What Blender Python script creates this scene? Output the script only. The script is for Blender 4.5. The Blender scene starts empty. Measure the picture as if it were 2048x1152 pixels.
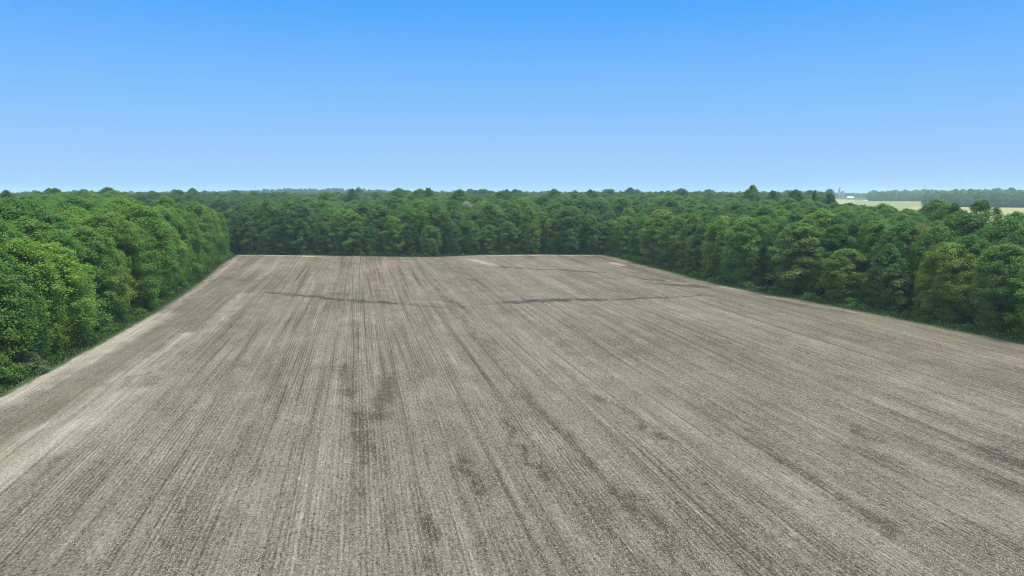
import bpy, math, random
import numpy as np

rng = np.random.default_rng(7)
random.seed(7)
scene = bpy.context.scene
col = scene.collection
R = math.radians

# ------------------------------------------------------------------ camera
CAM_H = 28.0
LENS = 25.0
FPX = LENS / 36.0 * 2048.0
PITCH = math.atan((576 - 382) / FPX)
cam_d = bpy.data.cameras.new("camera")
cam_d.lens = LENS
cam_d.sensor_width = 36
cam_d.clip_start = 0.5
cam_d.clip_end = 30000
cam = bpy.data.objects.new("camera", cam_d)
cam.location = (0, 0, CAM_H)
cam.rotation_euler = (math.pi / 2 - PITCH, 0, 0)
col.objects.link(cam)
scene.camera = cam
CP, SP = math.cos(PITCH), math.sin(PITCH)


def ray(px, py):
    a = (px - 1024) / FPX
    b = (576 - py) / FPX
    return np.array([a, CP + b * SP, -SP + b * CP])


def at(px, py, z=0.0):
    """ground point seen at a picture position (2048 x 1152)"""
    d = ray(px, py)
    t = (z - CAM_H) / d[2]
    return np.array([d[0] * t, d[1] * t])


def at_dist(px, dist):
    """ground point on the heading of a picture column, at a given forward distance"""
    d = ray(px, 383)
    return np.array([d[0] / d[1] * dist, dist])


def z_at(px, py, dist):
    d = ray(px, py)
    return CAM_H + d[2] / d[1] * dist


def hill(x, y):
    """gentle rises far off"""
    c1 = at_dist(640, 2700)
    c2 = at_dist(1990, 2450)
    h = 15 * np.exp(-(((x - c1[0]) / 330) ** 2 + ((y - c1[1]) / 420) ** 2))
    h = h + 14 * np.exp(-(((x - c2[0]) / 330) ** 2 + ((y - c2[1]) / 260) ** 2))
    h = np.maximum(h - 0.5, 0)
    return h


# ------------------------------------------------------------------ helpers
def mesh_np(name, verts, faces, mats=(), face_attr=None, smooth=False, uv=None):
    """faces: (n, k) array, all faces with k corners"""
    me = bpy.data.meshes.new(name)
    verts = np.asarray(verts, dtype=np.float32)
    faces = np.asarray(faces, dtype=np.int32)
    n, k = faces.shape
    me.vertices.add(len(verts))
    me.vertices.foreach_set("co", verts.ravel())
    me.loops.add(n * k)
    me.loops.foreach_set("vertex_index", faces.ravel())
    me.polygons.add(n)
    me.polygons.foreach_set("loop_start", np.arange(0, n * k, k, dtype=np.int32))
    me.polygons.foreach_set("loop_total", np.full(n, k, dtype=np.int32))
    if smooth:
        me.polygons.foreach_set("use_smooth", np.ones(n, dtype=bool))
    for an, arr in (face_attr or {}).items():
        a = me.attributes.new(an, 'FLOAT', 'FACE')
        a.data.foreach_set("value", np.asarray(arr, dtype=np.float32))
    for m in mats:
        me.materials.append(m)
    me.update(calc_edges=True)
    return me


def link(name, data, parent=None):
    o = bpy.data.objects.new(name, data)
    col.objects.link(o)
    if parent is not None:
        o.parent = parent
    return o


def tag(o, label=None, cat=None, group=None, kind=None):
    if label: o["label"] = label
    if cat: o["category"] = cat
    if group: o["group"] = group
    if kind: o["kind"] = kind
    return o


def mat(name):
    m = bpy.data.materials.new(name)
    m.use_nodes = True
    nt = m.node_tree
    nt.nodes.clear()
    out = nt.nodes.new("ShaderNodeOutputMaterial")
    return m, nt, out


class N:
    """small node helper"""
    def __init__(self, nt):
        self.nt = nt

    def n(self, typ, **kw):
        nd = self.nt.nodes.new(typ)
        for k, v in kw.items():
            setattr(nd, k, v)
        return nd

    def put(self, sock, v):
        if hasattr(v, "is_output") or isinstance(v, bpy.types.NodeSocket):
            self.nt.links.new(v, sock)
        else:
            sock.default_value = v

    def math(self, op, a, b=None, c=None, clamp=False):
        nd = self.n("ShaderNodeMath", operation=op)
        nd.use_clamp = clamp
        self.put(nd.inputs[0], a)
        if b is not None: self.put(nd.inputs[1], b)
        if c is not None: self.put(nd.inputs[2], c)
        return nd.outputs[0]

    def mix(self, f, a, b, blend='MIX'):
        nd = self.n("ShaderNodeMix", data_type='RGBA', blend_type=blend)
        self.put(nd.inputs[0], f)
        self.put(nd.inputs[6], a)
        self.put(nd.inputs[7], b)
        return nd.outputs[2]

    def mapr(self, v, a, b, c=0.0, d=1.0, smooth=False):
        nd = self.n("ShaderNodeMapRange")
        if smooth: nd.interpolation_type = 'SMOOTHSTEP'
        self.put(nd.inputs[0], v)
        for i, x in enumerate((a, b, c, d)):
            self.put(nd.inputs[i + 1], x)
        return nd.outputs[0]

    def noise(self, vec, scale, detail=2.0, rough=0.5, dist=0.0, dims='3D'):
        nd = self.n("ShaderNodeTexNoise", noise_dimensions=dims)
        self.put(nd.inputs["Vector"], vec)
        nd.inputs["Scale"].default_value = scale
        nd.inputs["Detail"].default_value = detail
        nd.inputs["Roughness"].default_value = rough
        nd.inputs["Distortion"].default_value = dist
        return nd.outputs["Fac"]

    def vmul(self, vec, s):
        nd = self.n("ShaderNodeVectorMath", operation='MULTIPLY')
        self.put(nd.inputs[0], vec)
        nd.inputs[1].default_value = s
        return nd.outputs[0]

    def attr(self, name, typ='GEOMETRY'):
        nd = self.n("ShaderNodeAttribute", attribute_name=name, attribute_type=typ)
        return nd


# ------------------------------------------------------------------ materials
def leaf_material():
    m, nt, out = mat("leaves")
    g = N(nt)
    oi = g.n("ShaderNodeObjectInfo")
    t = g.attr("tint").outputs["Fac"]
    bloom = g.attr("bloom").outputs["Fac"]
    val = g.math('MULTIPLY_ADD', t, 0.24, 1.0)
    rv = g.math('MULTIPLY_ADD', oi.outputs["Random"], 0.34, 0.84)
    val = g.math('MULTIPLY', val, rv)
    hsv = g.n("ShaderNodeHueSaturation")
    hue = g.math('MULTIPLY_ADD', oi.outputs["Random"], -0.03, 0.517)
    hue = g.math('MULTIPLY_ADD', t, -0.012, hue)
    g.put(hsv.inputs["Hue"], hue)
    hsv.inputs["Saturation"].default_value = 1.0
    g.put(hsv.inputs["Value"], val)
    g.put(hsv.inputs["Color"], oi.outputs["Color"])
    c = g.mix(bloom, hsv.outputs[0], (0.34, 0.36, 0.30, 1))
    p = g.n("ShaderNodeBsdfPrincipled")
    g.put(p.inputs["Base Color"], c)
    p.inputs["Roughness"].default_value = 0.5
    p.inputs["Specular IOR Level"].default_value = 0.3
    tr = g.n("ShaderNodeBsdfTranslucent")
    ct = g.mix(1.0, c, (1.2, 1.3, 0.8, 1), 'MULTIPLY')
    g.put(tr.inputs["Color"], ct)
    mx = g.n("ShaderNodeMixShader")
    mx.inputs[0].default_value = 0.45
    nt.links.new(p.outputs[0], mx.inputs[1])
    nt.links.new(tr.outputs[0], mx.inputs[2])
    nt.links.new(mx.outputs[0], out.inputs["Surface"])
    return m


def simple_material(name, c, rough=0.8, noise_scale=None, c2=None, spec=0.3, metal=0.0):
    m, nt, out = mat(name)
    g = N(nt)
    p = g.n("ShaderNodeBsdfPrincipled")
    p.inputs["Roughness"].default_value = rough
    p.inputs["Specular IOR Level"].default_value = spec
    p.inputs["Metallic"].default_value = metal
    if noise_scale:
        tc = g.n("ShaderNodeTexCoord").outputs["Object"]
        f = g.mapr(g.noise(tc, noise_scale, 5.0, 0.6), 0.35, 0.65)
        g.put(p.inputs["Base Color"], g.mix(f, (*c, 1), (*c2, 1)))
    else:
        p.inputs["Base Color"].default_value = (*c, 1)
    nt.links.new(p.outputs[0], out.inputs["Surface"])
    return m


M_LEAF = leaf_material()
M_BARK = simple_material("bark", (0.07, 0.058, 0.045), 0.9, 3.0, (0.13, 0.115, 0.095))
M_FLOOR = simple_material("forest_floor", (0.022, 0.034, 0.014), 0.95, 0.15, (0.035, 0.05, 0.02))
M_STEEL = simple_material("galvanised_steel", (0.35, 0.36, 0.37), 0.5, 2.0, (0.45, 0.45, 0.46), metal=0.3)
M_REDMAST = simple_material("faded_red_paint", (0.38, 0.16, 0.14), 0.6, 0.1, (0.62, 0.56, 0.54))
M_WHITE = simple_material("white_sheet_metal", (0.56, 0.56, 0.55), 0.45, 0.5, (0.62, 0.62, 0.61))
M_DARK = simple_material("dark_opening", (0.05, 0.05, 0.055), 0.7, 0.5, (0.08, 0.08, 0.08))
M_CONC = simple_material("weathered_concrete", (0.30, 0.34, 0.36), 0.85, 0.2, (0.36, 0.40, 0.42))


def grass_material(name, ca, cb, cc):
    m, nt, out = mat(name)
    g = N(nt)
    t = g.attr("tint").outputs["Fac"]
    geo = g.n("ShaderNodeNewGeometry").outputs["Position"]
    f = g.mapr(g.noise(geo, 0.15, 3, 0.6), 0.38, 0.62)
    c = g.mix(f, (*ca, 1), (*cb, 1))
    c = g.mix(g.mapr(t, 0.2, 1.0, 0, 0.8), c, (*cc, 1))
    p = g.n("ShaderNodeBsdfPrincipled")
    g.put(p.inputs["Base Color"], c)
    p.inputs["Roughness"].default_value = 0.6
    p.inputs["Specular IOR Level"].default_value = 0.2
    nt.links.new(p.outputs[0], out.inputs["Surface"])
    return m


M_GRASS = grass_material("verge_grass", (0.046, 0.118, 0.022), (0.066, 0.12, 0.027), (0.13, 0.135, 0.055))


def far_field_material(name, ca, cb):
    m, nt, out = mat(name)
    g = N(nt)
    tc = g.n("ShaderNodeTexCoord").outputs["Object"]
    f = g.mapr(g.noise(g.vmul(tc, (0.03, 0.004, 1)), 1.0, 4, 0.6), 0.35, 0.65)
    c = g.mix(f, (*ca, 1), (*cb, 1))
    p = g.n("ShaderNodeBsdfPrincipled")
    g.put(p.inputs["Base Color"], c)
    p.inputs["Roughness"].default_value = 0.9
    p.inputs["Specular IOR Level"].default_value = 0.1
    nt.links.new(p.outputs[0], out.inputs["Surface"])
    return m


M_FARTAN = far_field_material("far_stubble", (0.245, 0.235, 0.105), (0.28, 0.265, 0.13))
M_FARGREEN = far_field_material("far_crop", (0.165, 0.205, 0.080), (0.20, 0.22, 0.095))


def field_material():
    m, nt, out = mat("crop_residue_soil")
    g = N(nt)
    uvn = g.n("ShaderNodeUVMap", uv_map="rows")
    uv = uvn.outputs[0]
    dark = g.attr("dark").outputs["Fac"]
    pale = g.attr("pale").outputs["Fac"]
    olive = g.attr("olive").outputs["Fac"]
    verge = g.attr("verge").outputs["Fac"]
    sep = g.n("ShaderNodeSeparateXYZ")
    g.put(sep.inputs[0], uv)
    # chopped straw: short pale flecks lying in two directions, dark gaps between
    rot = g.n("ShaderNodeVectorRotate", rotation_type='Z_AXIS')
    g.put(rot.inputs["Vector"], uv)
    rot.inputs["Angle"].default_value = R(38)
    rot2 = g.n("ShaderNodeVectorRotate", rotation_type='Z_AXIS')
    g.put(rot2.inputs["Vector"], uv)
    rot2.inputs["Angle"].default_value = R(-61)
    fa = g.noise(g.vmul(rot.outputs[0], (8.5, 2.6, 1)), 1.0, 2, 0.6, 0.3)
    fb = g.noise(g.vmul(rot2.outputs[0], (8.5, 2.6, 1)), 1.0, 2, 0.6, 0.3)
    fc = g.noise(g.vmul(uv, (6.5, 0.8, 1)), 1.0, 3, 0.65, 0.2)
    fd = g.noise(g.vmul(uv, (3.2, 2.2, 1)), 1.0, 4, 0.7, 0.6)
    straw = g.math('MAXIMUM', g.mapr(fa, 0.50, 0.70), g.mapr(fb, 0.50, 0.70))
    gaps = g.mapr(fd, 0.30, 0.52, 1, 0)
    # planted rows, 0.38 m apart, fading in and out
    wob = g.noise(g.vmul(uv, (0.35, 0.09, 1)), 1.0, 2, 0.5)
    ph = g.math('MULTIPLY_ADD', wob, 1.6, g.math('MULTIPLY', sep.outputs[0], 2 * math.pi / 0.42))
    row = g.math('SINE', ph)
    rowamp = g.mapr(g.noise(g.vmul(uv, (0.11, 0.02, 1)), 1.0, 3, 0.6), 0.38, 0.62, 0.02, 0.12)
    rowamp = g.math('MULTIPLY', rowamp, g.mapr(g.noise(g.vmul(uv, (1.3, 0.5, 1)), 1.0, 3, 0.7), 0.35, 0.65, 0.1, 1.5))
    # machine passes along the rows
    b1 = g.noise(g.vmul(uv, (0.9, 0.012, 1)), 1.0, 3, 0.6)
    b2 = g.noise(g.vmul(uv, (0.22, 0.006, 1)), 1.0, 2, 0.5)
    b3 = g.noise(g.vmul(uv, (2.3, 0.05, 1)), 1.0, 2, 0.5)
    big = g.noise(g.vmul(uv, (0.045, 0.03, 1)), 1.0, 4, 0.6, 0.4)
    mid = g.noise(g.vmul(uv, (0.35, 0.13, 1)), 1.0, 4, 0.65, 0.4)
    s = g.math('MULTIPLY_ADD', straw, 0.44, 0.29)
    s = g.math('MULTIPLY_ADD', g.math('SUBTRACT', fc, 0.5), 0.85, s)
    s = g.math('MULTIPLY_ADD', gaps, -0.33, s)
    s = g.math('ADD', s, g.math('MULTIPLY', row, rowamp))
    s = g.math('MULTIPLY_ADD', g.math('SUBTRACT', b1, 0.5), 0.45, s)
    s = g.math('MULTIPLY_ADD', g.math('SUBTRACT', b2, 0.5), 0.40, s)
    s = g.math('MULTIPLY_ADD', g.math('SUBTRACT', b3, 0.5), 0.22, s)
    s = g.math('MULTIPLY_ADD', g.math('SUBTRACT', big, 0.5), 0.45, s)
    s = g.math('MULTIPLY_ADD', g.math('SUBTRACT', mid, 0.5), 0.55, s)
    # thin dark drill lines and pale stubble lines, long and crisp
    b4 = g.noise(g.vmul(uv, (1.55, 0.011, 1)), 1.0, 2, 0.6)
    b5 = g.noise(g.vmul(uv, (3.4, 0.022, 1)), 1.0, 2, 0.6)
    s = g.math('SUBTRACT', s, g.math('MULTIPLY', g.mapr(b4, 0.30, 0.43, 1, 0), g.mapr(mid, 0.3, 0.55, 0.06, 0.24)))
    s = g.math('ADD', s, g.math('MULTIPLY', g.mapr(b5, 0.56, 0.68), g.mapr(mid, 0.35, 0.65, 0.03, 0.20)))
    s = g.math('SUBTRACT', s, g.math('MULTIPLY', g.mapr(b5, 0.30, 0.43, 1, 0), 0.13))
    # wheel tracks: narrow darker lines where pass noise crosses a level
    trk = g.math('ABSOLUTE', g.math('SUBTRACT', g.noise(g.vmul(uv, (0.27, 0.0035, 1)), 1.0, 1, 0.5), 0.52))
    trk = g.mapr(trk, 0.0, 0.028, 0.22, 0.0)
    trk = g.math('MULTIPLY', trk, g.mapr(mid, 0.35, 0.6))
    s = g.math('SUBTRACT', s, trk)
    # ruts and light strips with a shape of their own
    brk = g.math('MULTIPLY', g.mapr(g.noise(g.vmul(uv, (0.9, 0.7, 1)), 1.0, 4, 0.7), 0.34, 0.58, 0.12, 1.0), g.mapr(g.noise(g.vmul(uv, (2.6, 0.10, 1)), 1.0, 3, 0.7), 0.30, 0.56, 0.5, 1.3))
    s = g.math('SUBTRACT', s, g.math('MULTIPLY', g.math('MULTIPLY', dark, brk), 0.85))
    brk2 = g.mapr(g.noise(g.vmul(uv, (2.4, 0.045, 1)), 1.0, 4, 0.7), 0.34, 0.60, 0.35, 1.0)
    s = g.math('ADD', s, g.math('MULTIPLY', g.math('MULTIPLY', pale, brk2), 0.62))
    s = g.math('MAXIMUM', g.math('MINIMUM', s, 1.0), 0.0)
    ramp = g.n("ShaderNodeValToRGB")
    cr = ramp.color_ramp
    cr.elements[0].position = 0.0
    cr.elements[0].color = (0.0379, 0.0322, 0.0248, 1)
    cr.elements[1].position = 1.0
    cr.elements[1].color = (0.3291, 0.3193, 0.2873, 1)
    e = cr.elements.new(0.35); e.color = (0.1234, 0.1116, 0.0910, 1)
    e = cr.elements.new(0.62); e.color = (0.1930, 0.1802, 0.1528, 1)
    g.put(ramp.inputs[0], s)
    c = ramp.outputs[0]
    c = g.mix(g.mapr(g.math('ADD', sep.outputs[1], g.math('MULTIPLY', big, 120)), 190, 330), c, g.mix(1.0, c, (1.035, 0.99, 0.935, 1), 'MULTIPLY'))
    # thin weeds coming up between the rows
    w = g.mapr(g.noise(g.vmul(uv, (0.5, 0.05, 1)), 1.0, 4, 0.7), 0.45, 0.7)
    w2 = g.mapr(g.noise(g.vmul(uv, (0.06, 0.02, 1)), 1.0, 2, 0.5), 0.45, 0.65)
    w = g.math('MAXIMUM', g.math('MULTIPLY', g.math('MULTIPLY', w, w2), 0.34), g.math('MULTIPLY', olive, g.mapr(brk2, 0.2, 1.0, 0.75, 0.25)))
    c = g.mix(w, c, (0.1082, 0.1016, 0.0614, 1))
    c = g.mix(g.math('MULTIPLY', g.math('MULTIPLY', pale, brk2), 0.45, clamp=True), c, (0.335, 0.298, 0.240, 1))
    vg = g.mapr(g.math('ADD', verge, g.math('MULTIPLY', g.math('SUBTRACT', g.noise(g.vmul(uv, (0.7, 0.35, 1)), 1.0, 4, 0.7), 0.5), 0.9)), 0.40, 0.75)
    c = g.mix(vg, c, (0.0360, 0.0765, 0.0192, 1))
    p = g.n("ShaderNodeBsdfPrincipled")
    g.put(p.inputs["Base Color"], c)
    p.inputs["Roughness"].default_value = 0.9
    p.inputs["Specular IOR Level"].default_value = 0.15
    bm = g.n("ShaderNodeBump")
    bm.inputs["Strength"].default_value = 0.55
    bm.inputs["Distance"].default_value = 0.10
    g.put(bm.inputs["Height"], s)
    nt.links.new(bm.outputs[0], p.inputs["Normal"])
    nt.links.new(p.outputs[0], out.inputs["Surface"])
    return m


# ------------------------------------------------------------------ field outline
L_PX = [(0, 797), (100, 744), (200, 690), (300, 633), (350, 601), (400, 566), (440, 532), (472, 512)]
B_PX = [(472, 512), (600, 512), (700, 514), (800, 516), (880, 516), (960, 512), (1080, 511), (1205, 512)]
R_PX = [(1205, 512), (1240, 519), (1300, 535), (1400, 563), (1500, 585), (1600, 603), (1700, 623), (1800, 642), (1900, 663), (2048, 693)]
LE = np.array([at(*p) for p in L_PX])
BE = np.array([at(*p) for p in B_PX])
RE = np.array([at(*p) for p in R_PX])
# run the long edges on past the frame, towards and behind the camera
dl = LE[0] - LE[3]
LE = np.vstack([LE[0] + dl / np.linalg.norm(dl) * 170, LE])
dr = RE[-1] - RE[-5]
RE = np.vstack([RE, RE[-1] + dr / np.linalg.norm(dr) * 200])
YAW = R(12.15)
RD = np.array([-math.sin(YAW), math.cos(YAW)])       # along the rows
AD = np.array([math.cos(YAW), math.sin(YAW)])        # across the rows


def resample(poly, step):
    seg = np.linalg.norm(np.diff(poly, axis=0), axis=1)
    s = np.concatenate([[0], np.cumsum(seg)])
    n = max(2, int(s[-1] / step))
    t = np.linspace(0, s[-1], n)
    return np.stack([np.interp(t, s, poly[:, 0]), np.interp(t, s, poly[:, 1])], 1)


def dist_poly(P, poly):
    """distance of points to a polyline"""
    best = np.full(len(P), 1e9)
    for a, b in zip(poly[:-1], poly[1:]):
        d = b - a
        t = np.clip(((P - a) @ d) / max(d @ d, 1e-9), 0, 1)
        q = a + t[:, None] * d
        best = np.minimum(best, np.linalg.norm(P - q, axis=1))
    return best


def vnoise(a, b, seed):
    """smooth value noise, 0 to 1"""
    tab = np.random.default_rng(seed).random((256, 256))
    ia, ib = np.floor(a).astype(int), np.floor(b).astype(int)
    fa, fb = a - ia, b - ib
    fa, fb = fa * fa * (3 - 2 * fa), fb * fb * (3 - 2 * fb)

    def q(i, j):
        return tab[i % 256, j % 256]
    return q(ia, ib) * (1 - fa) * (1 - fb) + q(ia + 1, ib) * fa * (1 - fb) + q(ia, ib + 1) * (1 - fa) * fb + q(ia + 1, ib + 1) * fa * fb


def build_field():
    nr, nc = 560, 400
    # rows of the grid run from behind the camera to the far edge
    lv = LE @ RD
    rv_ = RE @ RD
    tt = np.linspace(0, 1, nr)
    Ls = resample(LE, 1.0)
    Rs = resample(RE[::-1], 1.0)
    li = np.interp(tt, np.linspace(0, 1, len(Ls)), Ls[:, 0]), np.interp(tt, np.linspace(0, 1, len(Ls)), Ls[:, 1])
    ri = np.interp(tt, np.linspace(0, 1, len(Rs)), Rs[:, 0]), np.interp(tt, np.linspace(0, 1, len(Rs)), Rs[:, 1])
    Lp = np.stack(li, 1)
    Rp = np.stack(ri, 1)
    Bs = resample(BE, 1.0)
    sc = np.linspace(0, 1, nc)
    Bp = np.stack([np.interp(sc, np.linspace(0, 1, len(Bs)), Bs[:, 0]), np.interp(sc, np.linspace(0, 1, len(Bs)), Bs[:, 1])], 1)
    P = Lp[:, None, :] * (1 - sc)[None, :, None] + Rp[:, None, :] * sc[None, :, None]
    off = Bp - P[-1]
    P = P + off[None] * (tt[:, None, None] ** 6)
    P = P.reshape(-1, 2)
    # shape marks
    edge = np.vstack([LE, BE[1:], RE[1:]])
    de = dist_poly(P, edge)
    dL = dist_poly(P, LE)
    verge = np.clip(1 - de / np.where(dL < de + 0.1, 2.2, 3.2), 0, 1)

    uu, vv = P @ AD, P @ RD
    wob = np.stack([vnoise(uu / 3.1, vv / 3.1, 11) + 0.5 * vnoise(uu / 1.3, vv / 1.3, 12), vnoise(uu / 2.9, vv / 2.9, 13) + 0.6 * vnoise(uu / 1.1, vv / 1.6, 14)], 1) - 0.76
    Pw = P + wob * np.array([1.6, 2.6])

    def stroke(pts, w, amp):
        q = np.array([at(*p) for p in pts])
        d = dist_poly(Pw, q)
        return amp * np.exp(-(d / w) ** 2)

    dark = np.zeros(len(P))
    for pts, w, a in (
        ([(540, 588), (570, 592), (620, 596)], 1.5, .6),
        ([(600, 594), (650, 599), (690, 603), (740, 606), (785, 610)], 1.3, .8),
        ([(785, 610), (830, 613), (880, 618)], 1.0, .3),
        ([(895, 604), (915, 613), (930, 617)], 1.2, .5),
        ([(965, 613), (1000, 610), (1030, 610)], 1.0, .35),
        ([(1030, 608), (1080, 606), (1130, 604)], 1.8, .9),
        ([(1165, 603), (1200, 603)], 1.5, 1.0),
        ([(1225, 603), (1260, 602), (1330, 600)], 1.1, .65),
        ([(1330, 600), (1420, 597)], 0.9, .3),
        ([(1000, 537), (1070, 541), (1120, 542), (1200, 547)], 1.6, .5),
        ([(1300, 562), (1350, 573), (1400, 578)], 3.0, .5),
        ([(1530, 600), (1600, 617), (1690, 632)], 2.0, .35),
        ([(680, 740), (690, 800)], 1.2, .32),
        ([(770, 760), (760, 850)], 1.2, .5),
        ([(720, 830), (735, 930)], 0.9, .4),
        ([(870, 575), (1010, 740), (1110, 870)], 0.6, .25),
        ([(1110, 850), (1240, 1000), (1330, 1100)], 0.6, .28),
        ([(860, 1050), (880, 1090)], 0.4, .75),
        ([(920, 930), (955, 1000)], 0.6, .4),
        ([(1000, 850), (1090, 970)], 0.5, .5),
        ([(1200, 800), (1330, 890)], 0.7, .5),
        ([(1480, 880), (1640, 980), (1800, 1090)], 0.5, .25),
        ([(1660, 840), (1760, 890)], 1.0, .3),
        ([(1700, 900), (1800, 950)], 1.4, .25),
        ([(1990, 905), (2046, 935)], 1.5, .4),
        ([(2000, 970), (2046, 985)], 1.2, .25),
    ):
        dark = np.maximum(dark, stroke(pts, w, a))
    pale = np.zeros(len(P))
    for pts, w, a in (
        ([(-160, 895), (-60, 840), (100, 760), (200, 708), (260, 670), (320, 634)], 2.6, 1.0),
        ([(300, 648), (380, 594), (440, 548), (474, 518)], 1.0, .4),
        ([(150, 745), (250, 690), (340, 632)], 1.6, .7),
        ([(-160, 1085), (-60, 1000), (60, 918), (180, 850), (260, 790)], 2.6, .7),
        ([(-60, 950), (100, 860), (260, 755), (380, 670)], 1.2, .6),
        ([(120, 890), (300, 758), (400, 674), (440, 642), (490, 592)], 1.2, .4),
        ([(520, 560), (570, 516)], .8, .25),
        ([(478, 514), (560, 514), (640, 516)], 1.3, .9),
        ([(960, 514), (1080, 513), (1190, 514)], 1.1, .9),
        ([(945, 522), (985, 534)], 1.6, .6),
        ([(1225, 528), (1245, 533)], 1.6, .8),
        ([(1260, 560), (1310, 566), (1370, 571)], 1.4, .45),
        ([(1440, 577), (1560, 603), (1700, 628)], 1.0, .3),
        ([(830, 606), (880, 608), (940, 616)], 1.0, .25),
    ):
        pale = np.maximum(pale, stroke(pts, w, a))
    olive = np.zeros(len(P))
    for pts, w, a in (
        ([(-40, 910), (120, 812), (260, 712), (400, 610), (470, 555)], 3.4, 1.0),
        ([(200, 760), (330, 670)], 3.0, .5),
        ([(1420, 585), (1560, 612), (1700, 640), (2040, 705)], 4.5, .9),
        ([(765, 760), (775, 890)], 1.2, .45),
        ([(1000, 690), (1110, 860)], 1.4, .4),
        ([(900, 880), (950, 960)], 1.4, .4),
    ):
        olive = np.maximum(olive, stroke(pts, w, a))
    u, v = P @ AD, P @ RD
    # low swells in the ground
    z = 0.02 + 0.16 * np.sin(u / 23 + 1.1) * np.sin(v / 31) + 0.10 * np.sin(u / 9 + v / 17)
    z = z - 0.16 * np.clip(dark, 0, 1)
    z = 0.55 + z * np.clip(de / 8, 0, 1)
    Vt = np.stack([P[:, 0], P[:, 1], z], 1)
    i = np.arange(nr - 1)[:, None] * nc + np.arange(nc - 1)[None]
    F = np.stack([i, i + 1, i + nc + 1, i + nc], -1).reshape(-1, 4)
    me = mesh_np("field", Vt, F, [field_material()], smooth=True)
    ul = me.uv_layers.new(name="rows")
    li_ = F.ravel()
    ul.data.foreach_set("uv", np.stack([u[li_], v[li_]], 1).astype(np.float32).ravel())
    for nme, arr in (("dark", dark), ("pale", pale), ("olive", olive), ("verge", verge)):
        a = me.attributes.new(nme, 'FLOAT', 'POINT')
        a.data.foreach_set("value", arr.astype(np.float32))
    o = link("field", me)
    tag(o, "grey brown ploughed field covered in chopped pale crop residue in long rows", "field", kind="structure")
    return edge


EDGE = build_field()


# ------------------------------------------------------------------ far ground
def build_ground():
    radii = np.concatenate([[0.0], np.geomspace(40, 6900, 60)])
    na = 120
    ang = np.linspace(0, 2 * math.pi, na, endpoint=False)
    V = [(0, 0, 0)]
    for r in radii[1:]:
        x, y = r * np.cos(ang), r * np.sin(ang)
        V.extend(zip(x, y, hill(x, y)))
    V = np.array(V)
    F = []
    for k in range(len(radii) - 2):
        a = 1 + k * na
        for j in range(na):
            j2 = (j + 1) % na
            F.append((a + j, a + na + j, a + na + j2, a + j2))
    # inner disc of quads, two steps of the ring at a time
    for j in range(0, na, 2):
        F.append((0, 1 + j, 1 + j + 1, 1 + (j + 2) % na))
    me = mesh_np("ground", V, F, [M_FLOOR], smooth=True)
    o = link("ground", me)
    tag(o, "dark leafy ground under the woods reaching to the horizon", "ground", kind="structure")


build_ground()


def sheet(name, pts, z, m, label):
    bmv = [(p[0], p[1], z) for p in pts]
    me = bpy.data.meshes.new(name)
    me.from_pydata(bmv, [], [list(range(len(bmv)))])
    me.materials.append(m)
    o = link(name, me)
    tag(o, label, "field", kind="structure")
    return o


# fields in the distance on the right
sheet("far_field", [at_dist(1700, 420), at_dist(2600, 420), at_dist(2500, 2600), at_dist(1655, 2600)], 0.30,
      M_FARTAN, "pale tan open field far behind the right wood")
sheet("green_crop_field", [at(1712, 428), at(1790, 428), at(1846, 404), at(1800, 399), at(1708, 399)], 0.45,
      M_FARGREEN, "pale green crop strip in the distance beside the hazy wood")


# ------------------------------------------------------------------ foliage
def unit(v):
    return v / np.maximum(np.linalg.norm(v, axis=-1, keepdims=True), 1e-9)


def leaf_quads(C, Nrm, size, g, aspect=1.55):
    """a pointed quad for each leaf spray: centre, facing, size"""
    n = len(C)
    rnd = unit(g.normal(size=(n, 3)))
    t = unit(np.cross(Nrm, rnd))
    b = np.cross(Nrm, t)
    s = size[:, None]
    w = s / aspect
    bend = Nrm * s * g.uniform(-0.15, 0.25, (n, 1))
    V = np.stack([C - t * s, C + b * w + bend * .5, C + t * s * 0.9 - bend, C - b * w + bend * .5], 1).reshape(-1, 3)
    F = np.arange(4 * n).reshape(n, 4)
    return V, F


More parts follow.
